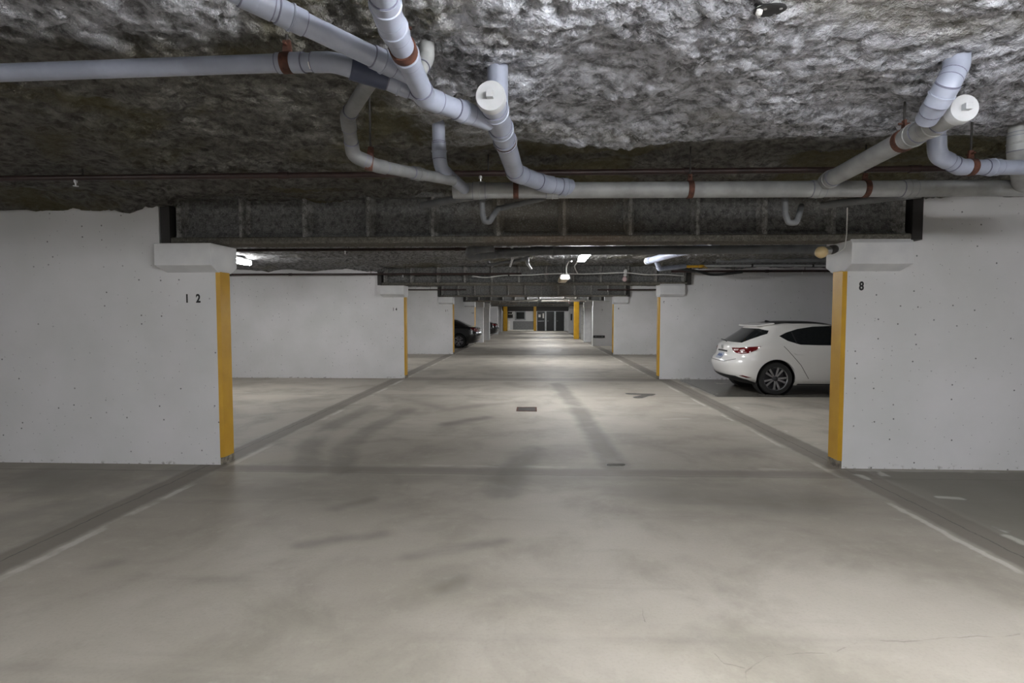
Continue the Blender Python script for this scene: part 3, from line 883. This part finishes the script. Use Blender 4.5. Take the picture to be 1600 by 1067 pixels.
sprinkler('dark red sprinkler pipe across the ceiling above the main drain pipe', -8, 3.75, 4.33, 2.695, .046, (-3.72, -.42), (-2.0, 1.2, 2.9))
sprinkler('dark sprinkler pipe just behind the nearest beam', -8.5, .2, 8.6, 2.62, .045, (-3.0,), (-1.2,))
sprinkler('dark sprinkler pipe in front of the wall stencilled 1 4', -8.5, -.3, 13.25, 2.585, .05, (-4.05, -3.2), (-6,))
sprinkler('dark sprinkler pipe in front of the wall behind the white hatchback', 3.2, 8.5, 12.9, 2.60, .055, (4.6, 6.2), (5.4,))
sprinkler('dark sprinkler pipe in front of the wall stencilled 1 6', -8.5, -2.7, 21.7, 2.60, .05, (-4.2,), (-6,))
sprinkler('dark sprinkler pipe over the right stall before the bumper strip', 2.5, 8.5, 21.6, 2.58, .06, (2.9,), (5,))
# conduits
def conduit(label, pts, r, mat='galv', name='conduit', cat='conduit', boxes=()):
    t = thing(name, pts[0], label, cat)
    pts = [Vector(p) for p in pts]
    sm_ = []
    for i in range(len(pts) - 1):
        p0, p1, p2, p3 = pts[max(i - 1, 0)], pts[i], pts[i + 1], pts[min(i + 2, len(pts) - 1)]
        for k in range(6):
            u = k / 6
            sm_.append(.5 * ((2 * p1) + (p2 - p0) * u + (2 * p0 - 5 * p1 + 4 * p2 - p3) * u * u + (3 * p1 - p0 - 3 * p2 + p3) * u ** 3))
    sm_.append(pts[-1])
    obj('run', MB().tube(sm_, r, 10), mat, t, smooth=True)
    for b in boxes:
        obj('clip', MB().lathe(Vector(b) - Vector((.02, 0, 0)), (1, 0, 0), [(0, r), (0, r + .008), (.04, r + .008), (.04, r)], 10), 'darksteel', t)
    return t


conduit('pale cable sagging across the aisle past the nearest beam', [at(738, 431, 13.3), at(760, 433.5, 13.3), at(790, 430, 13.3), at(830, 429.5, 13.3), at(855, 428, 13.3), at(885, 427.5, 13.2), at(910, 428, 13.2), at(945, 427, 13.2), at(977, 426, 13.2), at(1010, 429, 13.2), at(1040, 429, 13.2), at(1068, 431, 13.3)], .014, 'cable', 'cable', 'cable', [at(795, 430, 13.3)])
conduit('pale cable looping up from the unlit strip light', [at(886, 431, 11.65), at(885, 418, 11.5), at(889, 409, 11.2), at(893, 408, 11.0)], .014, 'cable', 'cable', 'cable')
conduit('thin pale cable drooping from the lit aisle light', [at(903, 408, 10.7), at(898, 417, 11.2), at(903, 428, 13.1)], .01, 'cable', 'cable', 'cable')
conduit('pale cable across the aisle past the third beam', [at(790, 470.5, 27.6), at(842, 468, 27.6), at(890, 467.5, 27.6), at(930, 470, 27.8), at(952, 471, 28.0)], .03, 'cable', 'cable', 'cable')
conduit('thin galvanised conduit above the white hatchback wall', [at(1060, 416, 12.3), at(1180, 415, 12.3), at(1340, 415, 12.3)], .024, 'galv', boxes=[at(1175, 415, 12.3), at(1270, 415, 12.3)])
conduit('dark cables drooping over the corner of the hatchback wall', [at(1050, 418, 12.6), at(1090, 424, 12.7), at(1115, 429, 12.8), at(1160, 425, 12.8)], .03, 'black', 'cable', 'cable')

# fixtures
def spot(label, base, tip, k=1.0, full=True, name='emergency_lamp', cable=None):
    base, tip = Vector(base), Vector(tip)
    d = (tip - base).normalized()
    t = thing(name, base, label, 'lamp')
    obj('bracket', MB().lathe(base - d * .09 * k, d, [(0, .02 * k), (.015 * k, .032 * k), (.06 * k, .036 * k), (.075 * k, .028 * k), (.075 * k, 0)], 18), 'darksteel' if full else 'whitep', t, smooth=True)
    obj('swivel', MB().lathe(base - d * .01 * k, d, [(0, .0), (.008 * k, .022 * k), (.03 * k, .034 * k), (.055 * k, .022 * k), (.062 * k, .015 * k)], 18), 'chrome' if full else 'whitep', t, smooth=True)
    obj('lamp_head', MB().lathe(base + d * .045 * k, d, [(0, .016 * k), (.015 * k, .026 * k), (.05 * k, .043 * k), (.075 * k, .045 * k), (.10 * k, .034 * k), (.115 * k, .012 * k), (.118 * k, 0)], 20), 'brass' if full else 'clear', t, smooth=True)
    if cable:
        obj('cable', MB().tube(fillet(cable, .05)[0], .005, 8), 'cable', t, smooth=True)
    return t


spot('spot lamp with tan head and chrome swivel on the right beam seat', at(1296, 391, 5.62), at(1268, 398, 5.45), 1.3,
     cable=[at(1309, 394, 5.58), at(1320, 388, 5.55), at(1323, 365, 5.5), at(1324, 325, 4.5)])
spot('small bell shaped lamp hanging from the cable over the aisle', at(977, 428, 13.15), at(976, 437, 13.1), 1.25, False)
spot('tiny pale lamp on the far cable right of the far fluorescent', at(889, 469, 27.6), at(889.5, 472, 27.6), 1.2, False)
jb = thing('junction_box', at(843, 470, 27.5), 'small white box on the far cable over the aisle', 'box')
q = at(843, 470, 27.5)
obj('box_body', MB().box((q.x - .1, q.y - .08, q.z - .05), (q.x + .1, q.y + .02, q.z + .04)), 'whitep', jb, bevel=.01)
obj('knockout', MB().lathe((q.x, q.y - .03, q.z + .04), (0, 0, 1), [(0, .03), (.1, .03), (.1, 0)], 10), 'galv', jb)
q = az(1203, 19, 2.70)
rb = thing('junction_box', q, 'round grey cover plate with screws on the ceiling at the top right', 'box')
obj('box_body', MB().lathe((q.x, q.y, q.z + .12), (0, 0, -1), [(0, .03), (.11, .03)], 26), 'galv', rb, smooth=True)
obj('cover_plate', MB().lathe((q.x, q.y, q.z + .012), (0, .15, -1), [(0, .055), (.006, .057), (.010, .05), (.010, 0)], 28), 'plastic', rb, smooth=True)
for k in range(4):
    a = PI / 4 + k * PI / 2
    obj('screw', MB().lathe((q.x + .04 * math.cos(a), q.y + .04 * math.sin(a), q.z + .005), (0, 0, -1), [(0, .006), (.01, .006), (.012, 0)], 10), 'chrome', rb)
obj('wire_connector', MB().lathe((q.x - .04, q.y - .01, q.z + .01), (-.3, -.3, -1), [(0, .012), (.025, .012), (.03, 0)], 12), 'whitep', rb)
# floor drain
g = fl(823, 639.5)
dg_ = thing('floor_drain', (g[0], g[1], 0), 'rectangular rusty drain grate in the middle of the aisle floor', 'drain')
obj('drain_frame', MB().box((g[0] - .17, g[1] - .19, .0), (g[0] + .17, g[1] - .165, .008)).box((g[0] - .17, g[1] + .165, .0), (g[0] + .17, g[1] + .19, .008)).box((g[0] - .17, g[1] - .165, .0), (g[0] - .145, g[1] + .165, .008)).box((g[0] + .145, g[1] - .165, .0), (g[0] + .17, g[1] + .165, .008)), 'rust', dg_)
gm = MB().box((g[0] - .145, g[1] - .165, .0005), (g[0] + .145, g[1] + .165, .002))
for k in range(11):
    xx = g[0] - .13 + .026 * k
    gm.box((xx - .006, g[1] - .165, .002), (xx + .006, g[1] + .165, .007))
obj('grate', gm, 'grate', dg_)


# ------------------------------------------------------------------ cars
def cat_rom(keys, n):
    out = []
    for i in range(len(keys) - 1):
        p0, p1, p2, p3 = keys[max(i - 1, 0)], keys[i], keys[i + 1], keys[min(i + 2, len(keys) - 1)]
        for k in range(n):
            u = k / n
            out.append([.5 * (2 * b + (c - a) * u + (2 * a - 5 * b + 4 * c - d) * u * u + (3 * b - a - 3 * c + d) * u ** 3) for a, b, c, d in zip(p0, p1, p2, p3)])
    out.append(list(keys[-1]))
    return out


def car_body(levels, nexp=2.7):
    rings = []
    for z, xr, xf, w, lr, lf in cat_rom(levels, 4):
        half = []
        for i in range(13):
            a = PI / 2 * i / 12
            s_, c_ = math.sin(a), math.cos(a)
            half.append((xr + lr * (1 - max(c_, 0) ** (2 / nexp)), w * s_ ** (2 / nexp)))
        x0, x1 = xr + lr, xf - lf
        for i in range(1, 16):
            q = i / 16; half.append((x0 + (x1 - x0) * q, w * (1 + .012 * math.sin(q * PI))))
        for i in range(13):
            a = PI / 2 * (1 - i / 12)
            s_, c_ = math.sin(a), math.cos(a)
            half.append((xf - lf * (1 - max(c_, 0) ** (2 / nexp)), w * s_ ** (2 / nexp)))
        ring = [(x, -y, z) for x, y in half] + [(x, y, z) for x, y in half[-2:0:-1]]
        rings.append(ring)
    n = len(rings[0])
    mb = MB()
    vs = [p for r in rings for p in r]
    fs = []
    for j in range(len(rings) - 1):
        for i in range(n):
            a, b = j * n + i, j * n + (i + 1) % n
            fs.append((a, b, b + n, a + n))
    fs.append(tuple(range(n))[::-1]); fs.append(tuple(range((len(rings) - 1) * n, len(rings) * n)))
    mb.add(vs, fs)
    return mb


def build_car(root, levels, paint, wheels, wr, seed=0, lo=None):
    body_mb = car_body(levels)
    bm = bmesh.new()
    bv = [bm.verts.new(v) for v in body_mb.v]
    for f in body_mb.f:
        try: bm.faces.new([bv[i] for i in f])
        except ValueError: pass
    bmesh.ops.recalc_face_normals(bm, faces=bm.faces)
    tree = BVHTree.FromBMesh(bm)
    bm.free()
    body = obj('body', body_mb, paint, root, smooth=True, local=True)
    # wheel arches
    cut = MB()
    for wx in wheels:
        for s in (-1, 1):
            cut.lathe((wx, s * .55, wr + .005), (0, s, 0), [(0, wr + .055), (.6, wr + .055)], 36)
    co = obj('cutter', cut, 'plastic', root, local=True)
    md = body.modifiers.new('arch', 'BOOLEAN'); md.object = co; md.operation = 'DIFFERENCE'; md.solver = 'EXACT'
    dg = bpy.context.evaluated_depsgraph_get(); dg.update()
    me = bpy.data.meshes.new_from_object(body.evaluated_get(dg))
    body.modifiers.clear(); body.data = me
    me.polygons.foreach_set('use_smooth', [True] * len(me.polygons))
    try: me.set_sharp_from_angle(angle=math.radians(34))
    except Exception: pass
    bpy.data.objects.remove(co)
    # dark wheel wells
    for wx in wheels:
        for s in (-1, 1):
            obj('wheel_arch', MB().lathe((wx, s * .56, wr + .005), (0, s, 0), [(0, wr + .05), (.27, wr + .05)], 30, 0, (1, 0)), 'plastic', root, smooth=True, local=True)

    def patch(name, poly, frame, mat, off=.004, parent=None, cuts=4):
        o, u, v, d = [Vector(k) for k in frame]
        pb = bmesh.new()
        f = pb.faces.new([pb.verts.new((p[0], p[1], 0)) for p in poly])
        bmesh.ops.triangulate(pb, faces=[f])
        for _ in range(cuts):
            lng = [e for e in pb.edges if e.calc_length() > .06]
            if not lng: break
            bmesh.ops.subdivide_edges(pb, edges=lng, cuts=1)
            bmesh.ops.triangulate(pb, faces=pb.faces)
        ok = {}
        for vt in pb.verts:
            q = o + u * vt.co.x + v * vt.co.y
            h = tree.ray_cast(q, d)
            if h[0] is not None:
                nn = h[1] if h[1].dot(d) < 0 else -h[1]
                ok[vt] = h[0] + nn * off
        bad = [vt for vt in pb.verts if vt not in ok]
        bmesh.ops.delete(pb, geom=bad, context='VERTS')
        for vt in pb.verts: vt.co = ok[vt]
        bmesh.ops.recalc_face_normals(pb, faces=pb.faces)
        # lip down to the body so the panel has thickness
        bd = [e for e in pb.edges if e.is_boundary]
        ext = bmesh.ops.extrude_edge_only(pb, edges=bd)
        for g_ in ext['geom']:
            if isinstance(g_, bmesh.types.BMVert):
                h = tree.find_nearest(g_.co)
                if h[0] is not None: g_.co = h[0] - (g_.co - h[0]) * .5
        bmesh.ops.recalc_face_normals(pb, faces=pb.faces)
        me = bpy.data.meshes.new(name); pb.to_mesh(me); pb.free()
        me.materials.append(M[mat])
        me.polygons.foreach_set('use_smooth', [True] * len(me.polygons))
        try: me.set_sharp_from_angle(angle=math.radians(40))
        except Exception: pass
        ob = bpy.data.objects.new(name, me); COL.objects.link(ob); ob.parent = parent or root
        return ob

    def strip(pts, w):
        pts = [Vector((p[0], p[1])) for p in pts]
        L, R = [], []
        for i, p in enumerate(pts):
            t = (pts[min(i + 1, len(pts) - 1)] - pts[max(i - 1, 0)]).normalized(); nrm = Vector((-t.y, t.x)) * w / 2
            L.append(p + nrm); R.append(p - nrm)
        return [tuple(p) for p in L + R[::-1]]
    # wheels
    for wx in wheels:
        for s in (-1, 1):
            yo = s * .87
            w = obj('wheel', MB().lathe((wx, yo - s * .21, wr), (0, s, 0), [(0, wr * .72), (.0, wr * .93), (.02, wr * .99), (.05, wr), (.16, wr), (.19, wr * .985), (.208, wr * .93), (.21, wr * .74), (.19, wr * .72), (.05, wr * .70)], 40, 0, (0, 0)), 'tyre', root, smooth=True, local=True)
            rim = MB().lathe((wx, yo - s * .02, wr), (0, s, 0), [(-.10, wr * .70), (-.02, wr * .70), (.005, wr * .735), (.010, wr * .72), (.0, wr * .68), (-.04, wr * .65), (-.09, wr * .63), (-.09, 0)], 40, 1)
            rim.mi[:40 * 4] = [0] * (40 * 4)
            for k in range(10):
                a = 2 * PI * k / 10 + (.09 if k % 2 else -.09) + seed
                ca, sa = math.cos(a), math.sin(a)
                def P(r_, t_, dep): return (wx + r_ * ca - t_ * sa, yo - s * (.02 + dep), wr + r_ * sa + t_ * ca)
                a0, b0 = wr * .12, wr * .69
                vs = [P(a0, -.016, .02), P(a0, .016, .02), P(b0, .022, .012), P(b0, -.022, .012), P(a0, -.016, .05), P(a0, .016, .05), P(b0, .022, .05), P(b0, -.022, .05)]
                rim.add(vs, [(0, 1, 2, 3), (4, 5, 6, 7), (0, 1, 5, 4), (1, 2, 6, 5), (2, 3, 7, 6), (3, 0, 4, 7)], 0)
            obj('rim', rim, ['alloy', 'alloydark'], w, smooth=True, local=True)
            obj('hub_cap', MB().lathe((wx, yo - s * .04, wr), (0, s, 0), [(0, .05), (.02, .048), (.028, .035), (.03, 0)], 20), 'alloydark', w, smooth=True, local=True)
    return patch, strip


r2 = math.sqrt(.5)
REAR = ((-1, 0, 0), (0, 1, 0), (0, 0, 1), (1, 0, 0))
SIDE_R = ((0, -2, 0), (1, 0, 0), (0, 0, 1), (0, 1, 0))
SIDE_L = ((0, 2, 0), (1, 0, 0), (0, 0, 1), (0, -1, 0))
TOP = ((0, 0, 3), (1, 0, 0), (0, 1, 0), (0, 0, -1))
DIAG_R = ((-1.5, -1.5, 0), (r2, -r2, 0), (0, 0, 1), (r2, r2, 0))
DIAG_L = ((-1.5, 1.5, 0), (r2, r2, 0), (0, 0, 1), (r2, -r2, 0))

# white hatchback
HX, HY = 3.90, 11.76
car = thing('car', (HX, HY, 0), 'white hatchback parked in the stall on the right behind the yellow edge', 'car')
hatch = [  # z, rear x, front x, half width, rear corner, front corner
    (.19, .42, 4.25, .80, .45, .7), (.27, .20, 4.34, .86, .50, .8), (.36, .08, 4.40, .885, .55, .9), (.50, .02, 4.45, .897, .60, .95), (.60, .00, 4.46, .90, .62, .95),
    (.68, .03, 4.44, .90, .62, .95), (.74, .09, 4.36, .898, .60, .9), (.82, .12, 4.15, .892, .58, .85), (.90, .135, 3.80, .882, .55, .7), (.96, .16, 3.50, .865, .52, .55),
    (1.02, .24, 3.28, .835, .50, .5), (1.10, .36, 3.06, .795, .48, .45), (1.20, .51, 2.82, .74, .44, .4), (1.29, .63, 2.58, .695, .40, .4), (1.345, .68, 2.38, .66, .38, .4),
    (1.38, .74, 2.22, .635, .36, .4), (1.42, .95, 2.05, .58, .34, .4), (1.445, 1.15, 1.85, .46, .3, .3), (1.455, 1.3, 1.7, .3, .2, .2)]
patch, strip = build_car(car, hatch, 'whitecar', (.88, 3.58), .325, .15)
patch('rear_window', [(-.56, 1.025), (.56, 1.025), (.66, 1.14), (.70, 1.21), (.66, 1.27), (.45, 1.305), (-.45, 1.305), (-.66, 1.27), (-.70, 1.21), (-.66, 1.14)], REAR, 'glass', .004)
win = [(.97, 1.165), (1.12, 1.235), (1.35, 1.305), (1.65, 1.35), (2.05, 1.365), (2.4, 1.335), (2.75, 1.22), (3.05, 1.06), (3.1, 1.0), (2.4, .985), (1.7, .99), (1.35, 1.0), (1.12, 1.07)]
for fr_, s in ((SIDE_R, -1), (SIDE_L, 1)):
    patch('side_window', win, fr_, 'glass', .004)
    patch('window_pillar', strip([(1.28, 1.02), (1.22, 1.25)], .02), fr_, 'plastic', .006)
    patch('window_pillar', strip([(2.12, .995), (2.02, 1.36)], .07), fr_, 'plastic', .006)
    patch('door_seam', strip([(1.02, .97), (1.10, .88), (1.22, .74), (1.34, .60), (1.42, .46), (1.50, .33)], .010), fr_, 'seam', .002)
    patch('door_seam', strip([(2.16, .98), (2.14, .7), (2.12, .34)], .008), fr_, 'seam', .002)
    patch('door_handle', [(1.20, .835), (1.38, .845), (1.46, .825), (1.38, .805), (1.24, .81)], fr_, 'whitecar', .028)
    patch('sill', [(1.30, .20), (3.15, .195), (3.15, .225), (1.32, .225)], fr_, 'plastic', .004)
for fr_ in (DIAG_R, DIAG_L):
    lt = patch('tail_light', [(.43, .915), (.62, .925), (.84, .95), (1.02, .965), (.95, .885), (.82, .825), (.68, .805), (.55, .82), (.47, .86)], fr_, 'red', .008)
    patch('lamp_lens', [(.50, .895), (.62, .90), (.60, .87), (.52, .865)], fr_, 'clear', .010, lt)
    patch('lamp_lens', [(.64, .885), (.74, .90), (.76, .865), (.66, .85)], fr_, 'clear', .010, lt)
    patch('lamp_lens', [(.60, .835), (.80, .850), (.78, .836), (.62, .82)], fr_, 'clear', .010, lt)
    patch('reflector', [(.66, .375), (.74, .385), (.90, .345), (.80, .34)], fr_, 'red', .005)
patch('lower_bumper', [(-.80, .20), (.80, .20), (.78, .30), (.62, .36), (-.62, .36), (-.78, .30)], REAR, 'plastic', .006)
pl = patch('licence_plate', [(-.155, .675), (.155, .675), (.155, .80), (-.155, .80)], REAR, 'plate', .012)
for k in range(7):
    x0 = -.125 + k * .036
    patch('plate_character', [(x0, .71), (x0 + .022, .71), (x0 + .022, .765), (x0, .765)], REAR, 'plateblue', .0145, pl)
patch('plate_recess_shade', strip([(-.27, .835), (0, .84), (.27, .835)], .035), REAR, 'seam', .004)  # flat dark strip painted for the shade at the top of the recess
patch('bumper_seam', strip([(-.66, .70), (-.4, .635), (.4, .635), (.66, .70)], .010), REAR, 'seam', .003)
patch('roof_panel', [(.90, -.40), (1.0, -.55), (1.3, -.60), (1.9, -.60), (2.25, -.45), (2.25, .45), (1.9, .60), (1.3, .60), (1.0, .55), (.90, .40)], TOP, 'plastic', .005)
obj('spoiler', MB().prism([(.64, -.50), (.95, -.60), (.95, .60), (.64, .50)], lambda p, k: (p[0], p[1], 1.335 + k * .03 + (p[0] - .58) * .17)), 'whitecar', car, local=True, bevel=.012)
obj('roof_antenna', MB().add([(1.0, -.03, 1.40), (1.22, -.03, 1.42), (1.22, .03, 1.42), (1.0, .03, 1.40), (1.0, -.006, 1.475), (1.04, -.006, 1.475), (1.04, .006, 1.475), (1.0, .006, 1.475)],
    [(0, 1, 2, 3), (4, 5, 6, 7), (0, 1, 5, 4), (1, 2, 6, 5), (2, 3, 7, 6), (3, 0, 4, 7)]), 'plastic', car, local=True, bevel=.004)
obj('rear_wiper', MB().tube([(.21, .0, 1.025), (.20, .05, 1.05), (.23, .38, 1.06)], .009, 8), 'plastic', car, local=True)
em = MB()
ring = [(.118, .05 * math.cos(a), .92 + .036 * math.sin(a)) for a in [2 * PI * k / 24 for k in range(25)]]
em.tube(ring, .006, 8, caps=False)
em.tube([(.116, -.042, .935), (.112, -.018, .925), (.110, 0, .908), (.112, .018, .925), (.116, .042, .935)], .005, 8)
obj('emblem', em, 'chrome', car, smooth=True, local=True)
for s in (-1, 1):
    obj('wing_mirror', MB().lathe((3.02, s * .86, 1.02), (0, s, 0), [(0, .03), (.03, .07), (.12, .08), (.17, .05), (.18, 0)], 16), 'whitecar', car, smooth=True, local=True)
    obj('headlight', MB().lathe((4.18, s * .62, .70), (.5, s * .35, .1), [(0, .09), (.05, .07), (.07, 0)], 16), 'clear', car, smooth=True, local=True)

# dark sedan
sed = [
    (.19, .42, 4.55, .80, .45, .7), (.27, .20, 4.68, .87, .5, .8), (.38, .06, 4.78, .90, .5, .9), (.52, .0, 4.84, .915, .52, .95), (.66, .0, 4.84, .92, .52, .95), (.78, .05, 4.7, .915, .5, .9),
    (.90, .07, 4.3, .905, .48, .7), (.97, .10, 3.9, .89, .46, .6), (1.01, .24, 3.7, .865, .44, .5), (1.05, .45, 3.5, .83, .42, .5), (1.12, .66, 3.3, .79, .4, .45), (1.22, .88, 3.05, .73, .36, .4),
    (1.33, 1.12, 2.75, .66, .33, .4), (1.40, 1.33, 2.5, .60, .3, .4), (1.44, 1.55, 2.3, .48, .25, .3), (1.455, 1.75, 2.1, .3, .2, .2)]


def dark_car(loc, label, levels, seed):
    c_ = thing('car', loc, label, 'car', rz=PI)
    patch, strip = build_car(c_, levels, 'blackcar', (1.02, 3.80), .33, seed)
    patch('rear_window', [(-.60, 1.07), (.60, 1.07), (.56, 1.2), (.48, 1.36), (-.48, 1.36), (-.56, 1.2)], REAR, 'glass', .004)
    w_ = [(1.05, 1.08), (1.35, 1.25), (1.7, 1.35), (2.2, 1.36), (2.7, 1.25), (3.25, 1.03), (2.4, 1.02), (1.4, 1.03)]
    for fr_ in (SIDE_R, SIDE_L):
        patch('side_window', w_, fr_, 'glass', .004)
        patch('door_handle', [(1.55, .90), (1.72, .905), (1.72, .88), (1.55, .88)], fr_, 'chrome', .02)
        patch('door_seam', strip([(1.45, 1.0), (1.5, .8), (1.4, .5)], .008), fr_, 'seam', .002)
    for fr_ in (DIAG_R, DIAG_L):
        lt = patch('tail_light', [(.42, .90), (.65, .95), (.95, .97), (.92, .86), (.70, .78), (.45, .78)], fr_, 'red', .008)
        patch('lamp_lens', [(.48, .86), (.62, .88), (.60, .82), (.48, .81)], fr_, 'clear', .010, lt)
    patch('lower_bumper', [(-.80, .20), (.80, .20), (.76, .33), (-.76, .33)], REAR, 'plastic', .006)
    patch('licence_plate', [(-.155, .68), (.155, .68), (.155, .80), (-.155, .80)], REAR, 'plate', .012)
    obj('boot_trim', MB().tube([(.06, -.45, .85), (.0, 0, .86), (.06, .45, .85)], .012, 8), 'chrome', c_, local=True)
    for s in (-1, 1):
        obj('wing_mirror', MB().lathe((3.25, s * .86, 1.05), (0, s, 0), [(0, .03), (.03, .07), (.12, .08), (.17, .05), (.18, 0)], 16), 'blackcar', c_, smooth=True, local=True)
        obj('headlight', MB().lathe((4.5, s * .65, .70), (.5, s * .35, .1), [(0, .09), (.05, .07), (.07, 0)], 16), 'clear', c_, smooth=True, local=True)
    return c_


dark_car((-2.62, 27.1, 0), 'dark sedan with its boot showing past the wall stencilled 1 6', sed, .1)
dark_car((-2.62, 40.6, 0), 'dark car far down the aisle with its boot past the white piers', sed, .3)

# ------------------------------------------------------------------ world and view
w = bpy.data.worlds.new('world'); SC.world = w; w.use_nodes = True
w.node_tree.nodes['Background'].inputs[0].default_value = (.5, .5, .5, 1)
w.node_tree.nodes['Background'].inputs[1].default_value = .05
SC.view_settings.view_transform = 'Standard'
SC.view_settings.look = 'None'
SC.view_settings.gamma = 1
SC.view_settings.exposure = 2.0
SC.cycles.use_denoising = True
SC.cycles.max_bounces = 6
SC.cycles.diffuse_bounces = 4
SC.cycles.glossy_bounces = 2
SC.cycles.use_adaptive_sampling = True
SC.cycles.adaptive_threshold = .015
SC.cycles.sample_clamp_indirect = 6
